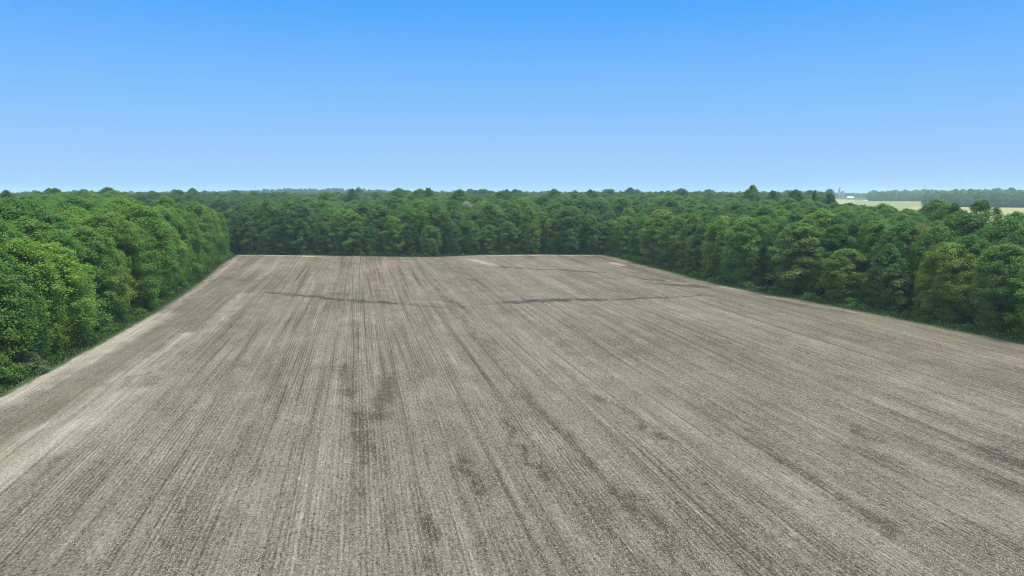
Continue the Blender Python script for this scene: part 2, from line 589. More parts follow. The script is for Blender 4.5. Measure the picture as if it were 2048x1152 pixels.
def crown_mesh(name, seed, H, z0, Rad, kind, n_lobes, per_lobe, leaf, lobe_r=(1.1, 2.1), bloom=0.0, fill=0.35, lean=0.0):
    g = np.random.default_rng(seed)
    # azimuth outline that is not round
    k1, k2 = g.uniform(0.08, 0.22), g.uniform(0.05, 0.14)
    p1, p2, p3 = g.uniform(0, 6.28, 3)

    def profile(t):
        if kind == 'edge':       # leafy to the ground, egg shaped
            return np.clip(1 - np.abs((t - 0.44) / 0.585) ** 2.6, 0.01, 1) ** 0.55
        if kind == 'egg':        # narrower towards the top
            return np.clip(np.sin(np.pi * np.clip(0.20 + 0.80 * t, 0, 1)) ** 0.6 * (1.02 - 0.18 * t), 0.02, 2)
        if kind == 'dome':
            return np.clip(np.sqrt(np.clip(1 - (2 * t - 0.86) ** 2 / 1.30, 0, 1)), 0.05, 2)
        if kind == 'cone':
            return np.clip((1 - t) ** 0.8 * 1.02 + 0.05, 0.04, 2) * np.clip(0.45 + 3 * t, 0, 1)
        if kind == 'tall':
            return np.clip(1 - np.abs((t - 0.50) / 0.525) ** 2.8, 0.01, 1) ** 0.55
        return np.clip(np.sqrt(np.clip(1 - (1.9 * t - 0.8) ** 2, 0, 1)), 0.08, 2)   # bush

    Vs, Fs, T, Bl = [], [], [], []
    base = 0
    # boughs: swellings of the outline with hollows between them
    nbough = int(g.integers(20, 30))
    bp = np.arange(nbough) * 2.39996 + g.normal(size=nbough) * 0.35
    bt = (np.arange(nbough) + 0.5) / nbough + g.normal(size=nbough) * 0.04
    ba = g.uniform(0.07, 0.20, nbough)
    bs = g.uniform(0.30, 0.50, nbough)
    btint = g.normal(size=nbough) * 0.16

    def bough(phi, t):
        dphi = np.angle(np.exp(1j * (phi - bp)))
        q = ba * np.exp(-(dphi / bs) ** 2 - ((t - bt) / 0.085) ** 2)
        k = int(np.argmax(np.exp(-(dphi / 0.5) ** 2 - ((t - bt) / 0.1) ** 2)))
        return float(np.max(q)) - 0.07, btint[k]

    for i in range(n_lobes):
        inner = g.random() < fill
        t = g.random() ** 0.85
        if i < 7: t = 0.92 + 0.07 * g.random()
        phi = i * 2.39996 + g.normal() * 0.5
        bu, bti = bough(phi, t)
        rr = profile(t) * Rad * (1 + k1 * math.sin(2 * phi + p1 + 2 * t) + k2 * math.sin(5 * phi + p2 + 4 * t) + bu)
        lr = g.uniform(*lobe_r) * (0.8 + 0.35 * (1 - t))
        rc = max(0.0, rr - lr * 0.75) * (g.uniform(0.3, 0.72) if inner else g.uniform(0.92, 1.05))
        zc = z0 + t * (H - z0) - lr * 0.55 * (t > .5) + bu * 2.0
        c = np.array([rc * math.cos(phi) + lean * t, rc * math.sin(phi), zc])
        n = int(per_lobe * (lr / np.mean(lobe_r)) ** 2 * g.uniform(0.8, 1.2))
        outdir = np.array([math.cos(phi) * (1.05 - 0.7 * t), math.sin(phi) * (1.05 - 0.7 * t), 0.2 + 0.8 * t])
        outdir /= np.linalg.norm(outdir)
        d = unit(g.normal(size=(n, 3)) + outdir * 0.7 + np.array([0, 0, 0.2]))
        nb = 7
        sp = unit(g.normal(size=(nb, 3)) + outdir)
        aff = np.max(d @ sp.T, axis=1)
        rad = lr * (0.32 + 0.92 * g.random(n) + 0.35 * np.clip((aff - 0.75) * 4, 0, 1) * g.random(n))
        pos = c + d * rad[:, None] * np.array([1.12, 1.12, 0.80])
        nrm = unit(d * 0.50 + outdir * 0.42 + np.array([0, 0, 0.36]) + g.normal(size=(n, 3)) * 0.38)
        size = leaf * g.uniform(0.55, 1.35, n)
        pos[:, 2] = np.maximum(pos[:, 2], 0.15)
        V, F = leaf_quads(pos, nrm, size, g)
        Vs.append(V)
        Fs.append(F + base)
        base += len(V)
        lt = g.normal() * 0.10 + bti
        T.append(np.clip(lt + g.normal(size=n) * 0.34, -1, 1.4))
        if bloom > 0:
            Bl.append(((g.random(n) < bloom * (0.15 + 1.2 * t ** 2)) & (d[:, 2] > -0.1)).astype(np.float32))
    fa = {"tint": np.concatenate(T)}
    if bloom > 0: fa["bloom"] = np.concatenate(Bl)
    return mesh_np(name, np.concatenate(Vs), np.concatenate(Fs), [M_LEAF], fa)


def tube(pts, rads, sides=7):
    pts = [np.array(p, float) for p in pts]
    V, F = [], []
    for k, (p, r) in enumerate(zip(pts, rads)):
        d = pts[min(k + 1, len(pts) - 1)] - pts[max(k - 1, 0)]
        d /= np.linalg.norm(d)
        a = np.cross(d, [0.31, 0.95, 0.05]); a /= np.linalg.norm(a)
        b = np.cross(d, a)
        for j in range(sides):
            th = 2 * math.pi * j / sides
            V.append(p + r * (math.cos(th) * a + math.sin(th) * b))
    for k in range(len(pts) - 1):
        for j in range(sides):
            j2 = (j + 1) % sides
            F.append((k * sides + j, k * sides + j2, (k + 1) * sides + j2, (k + 1) * sides + j))
    return V, F


def trunk_mesh(name, seed, H, Rad, r0=0.3, low=0.25):
    g = np.random.default_rng(seed)
    V, F = [], []

    def add(pts, rads, s=7):
        v, f = tube(pts, rads, s)
        b = len(V)
        V.extend(v)
        F.extend([tuple(i + b for i in q) for q in f])

    n = 7
    pts, rads = [], []
    for k in range(n):
        t = k / (n - 1)
        pts.append((g.normal() * 0.18 * t * 2, g.normal() * 0.18 * t * 2, -0.2 + t * H * 0.86))
        rads.append(r0 * (1 - 0.86 * t) * (1.35 if k == 0 else 1))
    add(pts, rads, 9)
    for i in range(9):
        t = g.uniform(low, 0.78)
        k = t * (n - 1)
        k0 = int(k)
        p = np.array(pts[k0]) * (1 - (k - k0)) + np.array(pts[k0 + 1]) * (k - k0)
        ph = i * 2.4 + g.normal() * 0.3
        ln = Rad * g.uniform(0.6, 0.9) * (1 - 0.35 * t)
        e = p + np.array([math.cos(ph) * ln, math.sin(ph) * ln, ln * g.uniform(0.4, 0.9)])
        m = (p + e) / 2 + np.array([0, 0, -0.12 * ln])
        add([p, m, e], [r0 * 0.42 * (1 - .6 * t), r0 * 0.26 * (1 - .6 * t), 0.03], 6)
    return mesh_np(name, V, F, [M_BARK], smooth=True)


# model trees: (kind, height, crown bottom, radius, ...)
PROTO = {}


def proto(key, **k):
    PROTO[key] = (crown_mesh("crown_" + key, **k), trunk_mesh("trunk_" + key, k["seed"] + 100, k["H"], k["Rad"], low=0.2), k["H"], k["Rad"])


proto("edge_a", seed=1, H=20, z0=0.7, Rad=5.6, kind='edge', n_lobes=391, per_lobe=114, leaf=0.182, lobe_r=(0.7, 1.35), fill=0.42)
proto("edge_b", seed=2, H=20, z0=0.7, Rad=5.2, kind='egg', n_lobes=348, per_lobe=109, leaf=0.166, lobe_r=(0.65, 1.2))
proto("edge_c", seed=3, H=20, z0=0.8, Rad=6.2, kind='edge', n_lobes=391, per_lobe=114, leaf=0.190, lobe_r=(0.75, 1.5))
proto("edge_d", seed=4, H=20, z0=0.8, Rad=5.2, kind='tall', n_lobes=362, per_lobe=109, leaf=0.174, lobe_r=(0.65, 1.25))
proto("dome_a", seed=5, H=20, z0=4.0, Rad=6.3, kind='dome', n_lobes=333, per_lobe=119, leaf=0.198, lobe_r=(0.75, 1.5))
proto("dome_b", seed=6, H=20, z0=5.0, Rad=5.6, kind='dome', n_lobes=304, per_lobe=114, leaf=0.182, lobe_r=(0.7, 1.4))
proto("dome_c", seed=7, H=20, z0=4.5, Rad=6.8, kind='dome', n_lobes=333, per_lobe=119, leaf=0.206, lobe_r=(0.8, 1.7))
proto("open", seed=8, H=20, z0=6.0, Rad=6.5, kind='dome', n_lobes=217, per_lobe=119, leaf=0.190, lobe_r=(0.65, 1.4), fill=0.3)
proto("cone", seed=9, H=20, z0=1.0, Rad=4.6, kind='cone', n_lobes=275, per_lobe=100, leaf=0.174, lobe_r=(0.6, 1.1))
proto("bloom", seed=10, H=20, z0=4.5, Rad=5.6, kind='dome', n_lobes=290, per_lobe=114, leaf=0.190, lobe_r=(0.7, 1.4), bloom=0.7)
proto("sparse", seed=11, H=20, z0=3.0, Rad=5.0, kind='tall', n_lobes=188, per_lobe=61, leaf=0.135, lobe_r=(0.7, 1.4), fill=0.3)
proto("shrub", seed=12, H=4, z0=0.3, Rad=2.3, kind='bush', n_lobes=63, per_lobe=93, leaf=0.143, lobe_r=(0.45, 0.8))

TONE = {
    "yellow-green": (0.129, 0.249, 0.029),
    "bright green": (0.106, 0.221, 0.030),
    "mid-green": (0.081, 0.185, 0.034),
    "dark green": (0.056, 0.140, 0.030),
    "blue-green": (0.058, 0.154, 0.041),
    "olive": (0.109, 0.185, 0.034),
    "brownish olive": (0.155, 0.165, 0.049),
    "pale green": (0.122, 0.228, 0.045),
    "grey-green": (0.120, 0.178, 0.078),
}
ORD = ["", "first", "second", "third", "fourth", "fifth", "sixth", "seventh", "eighth", "ninth", "tenth", "eleventh", "twelfth",
       "thirteenth", "fourteenth", "fifteenth", "sixteenth", "seventeenth", "eighteenth", "nineteenth"]
TENS = {2: ("twentieth", "twenty"), 3: ("thirtieth", "thirty"), 4: ("fortieth", "forty"), 5: ("fiftieth", "fifty")}


def ordinal(n):
    if n < 20: return ORD[n]
    t, u = divmod(n, 10)
    return TENS[t][0] if u == 0 else TENS[t][1] + "-" + ORD[u]


PLANTED = []      # (x, y, radius) of every single tree


def tree(kind, x, y, H, W, tone, label, group, cat="tree", rot=None, name="broadleaf_tree"):
    """one tree: an empty at its foot with trunk and crown; H height, W crown width in metres"""
    crown, trunk, h0, r0 = PROTO[kind]
    root = link(name, None)
    root.empty_display_size = 1
    root.location = (x, y, float(hill(np.float64(x), np.float64(y))))
    root.rotation_euler = (0, 0, random.uniform(0, 6.28) if rot is None else rot)
    sx = W / (2 * r0)
    root.scale = (sx, sx * random.uniform(0.92, 1.08), H / h0)
    tag(root, label, cat, group)
    c = link("crown", crown, root)
    j = [random.uniform(0.93, 1.07) for _ in range(3)]
    t = TONE[tone]
    c.color = (t[0] * j[0], t[1] * j[1], t[2] * j[2], 1)
    link("trunk", trunk, root)
    PLANTED.append((x, y, W / 2))
    return root


EDGE_KINDS = ["edge_a", "edge_b", "edge_c", "edge_d", "edge_a", "edge_c"]
DOME_KINDS = ["dome_a", "dome_b", "dome_c", "dome_a", "edge_d"]


def offset_line(poly, off, side):
    p = resample(poly, 2.0)
    d = np.gradient(p, axis=0)
    d = d / np.linalg.norm(d, axis=1, keepdims=True)
    n = np.stack([-d[:, 1], d[:, 0]], 1) * side
    return p + n * off


def pick(pairs):
    k = random.random() * sum(w for _, w in pairs)
    for t, w in pairs:
        k -= w
        if k <= 0: return t
    return pairs[-1][0]


LEFT_TONES = [("yellow-green", 3), ("bright green", 6), ("mid-green", 1)]
BACK_TONES = [("mid-green", 5), ("dark green", 2), ("blue-green", 2), ("bright green", 2)]
RIGHT_TONES = [("mid-green", 4), ("dark green", 3), ("blue-green", 1.5), ("bright green", 2)]

WHERE = {
    "left": ("at the left field edge", "behind the left field edge", "from the far corner"),
    "right": ("at the right field edge", "behind the right field edge", "from the far corner"),
    "back": ("at the far field edge", "behind the far field edge", "from the left"),
}
SKIP = set()


def row(side, poly, sgn, off, step, rank, tones, hmin, hmax, from_end=True, start=0.0, stop=None, wide=1.0):
    ln = offset_line(poly, off, sgn)
    if from_end: ln = ln[::-1]
    seg = np.concatenate([[0], np.cumsum(np.linalg.norm(np.diff(ln, axis=0), axis=1))])
    s = start
    i = 0
    stop = stop or seg[-1]
    while s < stop:
        x = np.interp(s, seg, ln[:, 0])
        y = np.interp(s, seg, ln[:, 1])
        x += random.uniform(-1.1, 1.1) * (1 + .5 * rank)
        y += random.uniform(-1.1, 1.1) * (1 + .5 * rank)
        i += 1
        H = random.uniform(hmin, hmax)
        if side == "left" and rank == 0: H *= min(1.0, 0.74 + s / 150)
        if rank == 0 and any((x - qx) ** 2 + (y - qy) ** 2 < (qr + 1.5) ** 2 for qx, qy, qr in KEEP_OFF):
            s += step * 0.5
            i -= 1
            continue
        W = random.uniform(0.50, 0.68) * H * wide if rank == 0 else random.uniform(0.50, 0.66) * H
        kind = random.choice(EDGE_KINDS if rank == 0 else DOME_KINDS)
        tone = pick(tones)
        size = "tall" if H > hmin + 0.66 * (hmax - hmin) else ("low" if H < hmin + 0.3 * (hmax - hmin) else "medium")
        a, b, c = WHERE[side]
        if rank == 0:
            lab = f"{size} {tone} leafy tree {a}, {ordinal(i)} {c}"
        else:
            lab = f"{size} {tone} treetop {['', 'one row', 'two rows', 'three rows'][rank]} {b}, {ordinal(i)} {c}"
        if (side, rank, i) not in SKIP:
            tree(kind, x, y, H, W, tone, lab, f"trees {a if rank == 0 else b}")
        s += step * random.uniform(0.8, 1.2)


# paler rounded trees that stand out along the right field edge
KEEP_OFF = []
R_IN = offset_line(RE, 7.6, 1)
R_BASE = resample(RE, 2.0)
for k, (px, top, wpx, tone, lab) in enumerate((
        (1322, 420, 84, "pale green", "tall pale green rounded tree on the right wood's edge nearest the far corner"),
        (1402, 452, 62, "mid-green", "lower mid-green tree between two pale rounded trees on the right edge"),
        (1490, 436, 96, "pale green", "broad pale green dome shaped tree on the right edge of the field"),
        (1596, 446, 108, "pale green", "broadest pale green rounded tree on the right edge with bushes below"),
        (1690, 498, 96, "bright green", "low bright green rounded tree right of the broadest pale tree"),
        (1775, 488, 92, "mid-green", "mid-green rounded tree halfway along the near right field edge"),
        (1890, 486, 112, "bright green", "bushy bright green tree near the right end of the field edge"))):
    j = int(np.argmin(np.abs(1024 + FPX * R_IN[:, 0] / (R_IN[:, 1] * CP + CAM_H * SP) - px) + 1e6 * (R_IN[:, 1] < 60)))
    q = R_IN[j]
    hh = z_at(px, top, q[1])
    ww = wpx / FPX * q[1]
    tree(["edge_a", "edge_b", "edge_c", "edge_a", "edge_c", "edge_b", "edge_c"][k], q[0], q[1], hh, ww, tone, lab, None)
    KEEP_OFF.append((q[0], q[1], ww / 2 + 2.2))

# left wood: edge line runs from near to far; its outside lies to the left
row("left", LE, 1, 6.8, 8.2, 0, LEFT_TONES, 18.0, 24.5, stop=262)
row("left", LE, 1, 14.0, 8.8, 1, LEFT_TONES, 21.5, 26.0, start=62, stop=262)
row("left", LE, 1, 21.0, 9.0, 2, LEFT_TONES, 22.5, 26.5, start=100, stop=256)
row("left", LE, 1, 30.5, 9.8, 3, LEFT_TONES, 22.5, 26.5, start=118, stop=256)
# far wood
row("back", BE, 1, 5.2, 8.4, 0, BACK_TONES, 13.0, 21.5, from_end=False, start=3)
row("back", BE, 1, 12.6, 9.0, 1, BACK_TONES, 17.0, 24.5, from_end=False, start=0)
row("back", BE, 1, 21.0, 9.0, 2, BACK_TONES, 19.0, 25.5, from_end=False)
row("back", BE, 1, 31.0, 10.0, 3, BACK_TONES, 19.5, 25.0, from_end=False)
# right wood: its edge line runs from far to near
row("right", RE, 1, 7.6, 9.6, 0, [("bright green", 4), ("mid-green", 5), ("blue-green", 1)], 14.5, 20.5, from_end=False, start=2, stop=232, wide=1.08)
row("right", RE, 1, 14.5, 9.4, 1, RIGHT_TONES, 18.0, 21.8, from_end=False, stop=240)
row("right", RE, 1, 22.5, 9.2, 2, RIGHT_TONES, 19.5, 23.0, from_end=False, stop=250)


row("right", RE, 1, 31.5, 10.0, 3, RIGHT_TONES, 18.5, 22.0, from_end=False, start=20, stop=235)
# the two far corners of the field
for k, (dx, dy) in enumerate(((5, 4), (12, 1), (7, 12), (15, 9))):
    q = RE[0] + AD * dx + RD * dy
    tree(EDGE_KINDS[k], q[0], q[1], 15.5 + 1.6 * k, 9.5 + .4 * k, ["mid-green", "dark green", "blue-green", "olive"][k],
         f"{['low mid-green', 'medium dark green', 'medium blue-green', 'tall olive'][k]} tree filling the far right corner of the field", "trees in the far right corner")
for k, (dx, dy) in enumerate(((-5, 4), (-11, 10), (-3, 11))):
    q = BE[0] + AD * dx + RD * dy
    tree(EDGE_KINDS[k + 2], q[0], q[1], 16.0 + 2 * k, 10.5, ["mid-green", "dark green", "bright green"][k],
         f"{['low mid-green', 'medium dark green', 'tall bright green'][k]} tree filling the far left corner of the field", "trees in the far left corner")


# trees that stand out in the photograph
def special(kind, px, dist, top, wpx, tone, label, group=None, name="broadleaf_tree"):
    p = at_dist(px, dist)
    H = z_at(px, top, dist)
    W = wpx / FPX * dist
    return tree(kind, p[0], p[1], H, W, tone, label, group, name=name)


special("dome_c", 216, 620, 375, 48, "dark green", "broad dark round tree rising above the left skyline", name="emergent_tree")
special("open", 110, 420, 377, 50, "dark green", "dark open tree with ragged top above the left wood", name="emergent_tree")
special("open", 12, 400, 381, 46, "dark green", "ragged dark treetop at the far left of the skyline", name="emergent_tree")
special("dome_b", 704, 520, 378, 34, "dark green", "dark treetop standing up above the far wood left of centre", name="emergent_tree")
special("edge_d", 857, 480, 376, 26, "dark green", "narrow dark treetop poking above the far wood skyline near centre", name="emergent_tree")
special("edge_a", 1013, 480, 379, 24, "dark green", "small pointed dark treetop above the skyline just right of centre", name="emergent_tree")
special("dome_b", 1180, 470, 380, 34, "dark green", "dark rounded treetop on the skyline over the far right corner", name="emergent_tree")
special("open", 1505, 430, 371, 46, "dark green", "tallest dark tree with airy top above the right wood", name="emergent_tree")
special("dome_b", 1545, 420, 382, 34, "dark green", "small dark treetop just right of the tallest tree", name="emergent_tree")
special("dome_a", 1592, 400, 380, 40, "dark green", "dark lobed tree on the skyline of the right wood", name="emergent_tree")
special("edge_b", 1630, 400, 381, 28, "dark green", "slim dark treetop beside the lobed skyline tree", name="emergent_tree")
special("edge_d", 1660, 390, 386, 26, "dark green", "last slim dark treetop before the distant grain elevator", name="emergent_tree")
special("bloom", 930, 352, 404, 44, "grey-green", "tree with whitish blossom in the far wood", name="flowering_tree")
special("open", 1968, 205, 401, 84, "dark green", "large dark airy tree in front of the tan field at right", name="broadleaf_tree")
special("dome_b", 1912, 215, 407, 50, "dark green", "dark rounded tree just left of the large airy tree", name="broadleaf_tree")
special("dome_a", 2038, 195, 425, 90, "bright green", "bright green rounded tree at the right frame edge below the tan field")
special("sparse", 1846, 168, 447, 78, "brownish olive", "thin brownish olive tree with sparse leaves in the right wood", name="sparse_tree")


def bush(px, py, H, W, tone, label):
    p = at(px, py)
    o = tree("shrub", p[0], p[1], H, W, tone, label, None, cat="bush", name="bush")
    return o


bush(62, 752, 3.6, 5.0, "grey-green", "pale grey-green bush at the foot of the left wood")
bush(4, 775, 4.6, 5.5, "bright green", "bright green bush at the left frame edge by the field")
bush(205, 668, 3.4, 5.0, "mid-green", "low green bush under the left trees beside the grass verge")
bush(1700, 604, 3.6, 5.6, "bright green", "light green bush at the foot of the right wood")
bush(1810, 622, 3.2, 5.2, "olive", "olive bush beside the verge at the right field edge")

# ------------------------------------------------------------------ the woods beyond, as masses
CROWNS = {o.data.name: o for o in col.objects if o.name.split(".")[0] == "crown"}


def scatter_wood(name, pts, sizes, keys, tone, label):
    """one object: leafy crowns set on many points"""
    pts = np.asarray(pts, dtype=np.float32)
    me = bpy.data.meshes.new(name)
    me.vertices.add(len(pts))
    me.vertices.foreach_set("co", pts.ravel())
    a = me.attributes.new("size", 'FLOAT_VECTOR', 'POINT')
    a.data.foreach_set("vector", np.asarray(sizes, dtype=np.float32).ravel())
    a = me.attributes.new("turn", 'FLOAT_VECTOR', 'POINT')
    tv = np.zeros((len(pts), 3), dtype=np.float32)
    tv[:, 2] = rng.uniform(0, 6.28, len(pts))
    a.data.foreach_set("vector", tv.ravel())
    a = me.attributes.new("which", 'INT', 'POINT')
    a.data.foreach_set("value", rng.integers(0, len(keys), len(pts)).astype(np.int32))
    me.materials.append(M_LEAF)
    o = link(name, me)
    t = TONE[tone]
    o.color = (*t, 1)
    ng = bpy.data.node_groups.new(name, "GeometryNodeTree")
    ng.interface.new_socket("Geometry", in_out='INPUT', socket_type='NodeSocketGeometry')
    ng.interface.new_socket("Geometry", in_out='OUTPUT', socket_type='NodeSocketGeometry')
    gi = ng.nodes.new("NodeGroupInput")
    go = ng.nodes.new("NodeGroupOutput")
    g2i = ng.nodes.new("GeometryNodeGeometryToInstance")
    for k in reversed(keys):
        oi = ng.nodes.new("GeometryNodeObjectInfo")
        oi.transform_space = 'ORIGINAL'
        oi.inputs["Object"].default_value = CROWNS["crown_" + k]
        ng.links.new(oi.outputs["Geometry"], g2i.inputs[0])
    iop = ng.nodes.new("GeometryNodeInstanceOnPoints")
    ng.links.new(gi.outputs[0], iop.inputs["Points"])
    ng.links.new(g2i.outputs[0], iop.inputs["Instance"])
    iop.inputs["Pick Instance"].default_value = True

    def named(nm, typ):
        na = ng.nodes.new("GeometryNodeInputNamedAttribute")
        na.data_type = typ
        na.inputs["Name"].default_value = nm
        return na.outputs["Attribute"]

    ng.links.new(named("which", 'INT'), iop.inputs["Instance Index"])
    ng.links.new(named("turn", 'FLOAT_VECTOR'), iop.inputs["Rotation"])
    ng.links.new(named("size", 'FLOAT_VECTOR'), iop.inputs["Scale"])
    ng.links.new(iop.outputs[0], go.inputs[0])
    md = o.modifiers.new("crowns", 'NODES')
    md.node_group = ng
    tag(o, label, "wood", kind="stuff")
    return o


def inside(P, poly):
    x, y = P[:, 0], P[:, 1]
    r = np.zeros(len(P), bool)
    j = len(poly) - 1
    for i in range(len(poly)):
        xi, yi = poly[i]
        xj, yj = poly[j]
        c = ((yi > y) != (yj > y)) & (x < (xj - xi) * (y - yi) / (yj - yi + 1e-12) + xi)
        r ^= c
        j = i
    return r


def ring_points(r0, r1, sp, a0, a1, grow=0.0):
    """jittered points in a sector around the camera; headings as picture columns"""
    out = []
    r = r0
    A0, A1 = math.atan((a0 - 1024) / FPX), math.atan((a1 - 1024) / FPX)
    while r < r1:
        s = sp * (1 + grow * (r - r0))
        n = max(1, int((A1 - A0) * r / s))
        a = A0 + (np.arange(n) + rng.random(n)) / n * (A1 - A0)
        rr = r + rng.uniform(-0.5, 0.5, n) * s
        out.append(np.stack([rr * np.sin(a), rr * np.cos(a)], 1))
        r += s
    return np.concatenate(out)


FIELD_POLY = np.vstack([LE, BE[1:], RE[1:]])
PL = np.array(PLANTED)


def keep_clear(P, field_gap=17.0, tree_gap=0.75):
    ok = ~inside(P, FIELD_POLY)
    ok &= dist_poly(P, EDGE) > field_gap
    for x, y, r in PL:
        ok &= (P[:, 0] - x) ** 2 + (P[:, 1] - y) ** 2 > (r * tree_gap + 3.0) ** 2
    return P[ok]


def wood(name, P, hmin, hmax, tone, label, keys):
    n = len(P)
    H = rng.uniform(hmin, hmax, n)
    if name != "left_wood":
        H = np.where(rng.random(n) < 0.07, H * rng.uniform(1.08, 1.24, n), H)       # a few stand up above the rest
    col_px = 1024 + FPX * P[:, 0] / P[:, 1]
    low = (col_px > 1635) & (P[:, 1] < 700)      # younger, lower trees in front of the open fields
    H = np.where(low, rng.uniform(17.3, 21.4, n) + 1.6 * (col_px > 1850), H)
    H = H * (1 + 0.07 * np.sin(P[:, 0] / 37 + 1) * np.sin(P[:, 1] / 53) + 0.05 * np.sin(P[:, 0] / 14 + P[:, 1] / 90))
    sxy = H / 20 * rng.uniform(0.80, 1.2, n)
    z = hill(P[:, 0], P[:, 1])
    return scatter_wood(name, np.column_stack([P, z]), np.column_stack([sxy, sxy, H / 20]), keys, tone, label)


KEYS = ["dome_a", "dome_b", "dome_c", "edge_a", "edge_d"]
# left: everything beyond the left edge rows
P = keep_clear(ring_points(85, 480, 9.8, -120, 640))
PLn = P[P @ AD < (BE[0] @ AD)]
cpx = 1024 + FPX * PLn[:, 0] / PLn[:, 1]
PLn = PLn[~((cpx > 255) & (PLn[:, 1] > 215))]      # open ground behind the far end of the left trees
wood("left_wood", PLn, 22.0, 26.0, "bright green", "closed canopy of yellowish green trees filling the left", KEYS)
# straight ahead and to the right up to the open fields
P = keep_clear(np.vstack([ring_points(300, 640, 10, 200, 1700)]))
P = P[P @ AD >= (BE[0] @ AD)]
P = P[~inside(P, [at_dist(1668, 330), at_dist(3200, 330), at_dist(3200, 4000), at_dist(1668, 4000)])]
P2 = keep_clear(ring_points(110, 330, 10, 1180, 2180))
P2 = P2[(P2 @ AD > 0) & (dist_poly(P2, RE) < 62)]
P3 = keep_clear(ring_points(230, 400, 10, 1640, 1890))
P3 = P3[dist_poly(P3, RE) >= 60]
P = np.vstack([P[dist_poly(P, RE) >= 60], P2, P3[P3 @ AD > 0]])
wood("far_wood", P, 18.5, 24.2, "mid-green", "closed green canopy behind the far and right edges of the field", KEYS)
# the canopy running on to the horizon
P = np.vstack([ring_points(480, 640, 9.5, -120, 480), ring_points(640, 1300, 12, -120, 1655), ring_points(1300, 3300, 19, -120, 1650, 0.0005)])
# a clearing in front of the left rise leaves the gap seen there
wood("horizon_wood", P, 18.5, 24.5, "dark green", "dark bluish canopy running on to the horizon", KEYS)
# hazy woods on the right beyond the fields
P = ring_points(1478, 2150, 10.5, 1846, 2180)
P = np.vstack([P, ring_points(2215, 2650, 12, 1732, 1960)])
dw = wood("distant_wood", P, 21.5, 27.0, "bright green", "hazy blue green wood beyond the tan field at right", KEYS)
dw.color = (0.12, 0.235, 0.125, 1)  # extra distance haze painted into this wood's leaf colour, paler and bluer
P = ring_points(3300, 3700, 20, 1640, 1760)
wood("hazy_treeline", P, 15.0, 19.0, "mid-green", "pale blue line of trees behind the white barn", KEYS)


# ------------------------------------------------------------------ undergrowth and grass along the edges
def build_undergrowth():
    g = np.random.default_rng(31)
    Vs, Fs, T = [], [], []
    base = 0
    for poly, n in ((LE, 210), (BE, 170), (RE, 240)):
        ln = resample(poly, 0.5)
        d = np.gradient(ln, axis=0)
        d = d / np.linalg.norm(d, axis=1, keepdims=True)
        nn = np.stack([-d[:, 1], d[:, 0]], 1)
        for _ in range(n):
            k = g.integers(0, len(ln))
            p = ln[k] + nn[k] * g.uniform(2.0, 6.0)
            if p[1] < 30: continue
            lr = g.uniform(0.5, 1.9)
            m = int(150 * lr)
            dd = unit(g.normal(size=(m, 3)) + np.array([0, 0, 0.5]))
            pos = np.array([p[0], p[1], lr * 0.45]) + dd * (lr * g.uniform(0.6, 1.1, m))[:, None] * np.array([1.1, 1.1, 0.9])
            pos[:, 2] = np.maximum(pos[:, 2], 0.05)
            nr = unit(dd * 0.5 + np.array([0, 0, 0.5]) + g.normal(size=(m, 3)) * 0.5)
            V, F = leaf_quads(pos, nr, 0.22 * g.uniform(0.6, 1.4, m), g)
            Vs.append(V); Fs.append(F + base); base += len(V)
            T.append(np.clip(g.normal() * 0.35 + g.normal(size=m) * 0.35, -1, 1.3))
    me = mesh_np("undergrowth", np.concatenate(Vs), np.concatenate(Fs), [M_LEAF], {"tint": np.concatenate(T)})
    o = link("undergrowth", me)
    o.color = (0.07, 0.18, 0.033, 1)
    tag(o, "low leafy undergrowth along the foot of the woods", "undergrowth", kind="stuff")


build_undergrowth()


def build_grass():
    g = np.random.default_rng(32)
    C, S, T = [], [], []
    for poly, wid, dens in ((LE, 4.6, 40), (BE, 4.5, 26), (RE, 4.8, 30)):
        ln = resample(poly, 0.25)
        ln = ln[ln[:, 1] > 35]
        d = np.gradient(ln, axis=0)
        d = d / np.linalg.norm(d, axis=1, keepdims=True)
        nn = np.stack([-d[:, 1], d[:, 0]], 1)
        n = int(len(ln) * 0.25 * wid * dens)
        k = g.integers(0, len(ln), n)
        # ragged inner margin: grass reaches into the field in places
        ph = k * 0.25
        rag = 0.8 * np.sin(ph / 5.3) + 0.6 * np.sin(ph / 2.1 + 1) + 0.5 * np.sin(ph / 13.0 + 2)
        off = g.uniform(-2.3, wid, n)
        okk = off > rag * 0.9 - 1.1 + g.normal(size=n) * 0.3
        k, off = k[okk], off[okk]
        p = ln[k] + nn[k] * off[:, None] + g.uniform(-.2, .2, (len(k), 2))
        C.append(p)
        S.append(np.clip(0.28 + 0.10 * off, 0.16, 0.6) * g.uniform(0.6, 1.4, len(k)))
        T.append(np.clip(g.normal(size=len(k)) * 0.3 + 0.75 - 0.45 * off, -1, 1))
    C = np.concatenate(C); S = np.concatenate(S); T = np.concatenate(T)
    n = len(C)
    ang = g.uniform(0, 6.28, n)
    lean = g.normal(size=(n, 2)) * 0.35
    t = np.stack([np.cos(ang), np.sin(ang), np.zeros(n)], 1)
    b0 = np.column_stack([C, np.full(n, 0.35)])
    top = b0 + np.column_stack([lean * S[:, None], S])
    w = (0.05 + 0.16 * S)[:, None]
    V = np.stack([b0 - t * w, b0 + t * w, top + t * w * 0.35, top - t * w * 0.25], 1).reshape(-1, 3)
    F = np.arange(4 * n).reshape(n, 4)
    me = mesh_np("grass", V, F, [M_GRASS], {"tint": T})
    o = link("grass", me)
    tag(o, "strip of green grass between the field and the trees", "grass", kind="stuff")


build_grass()


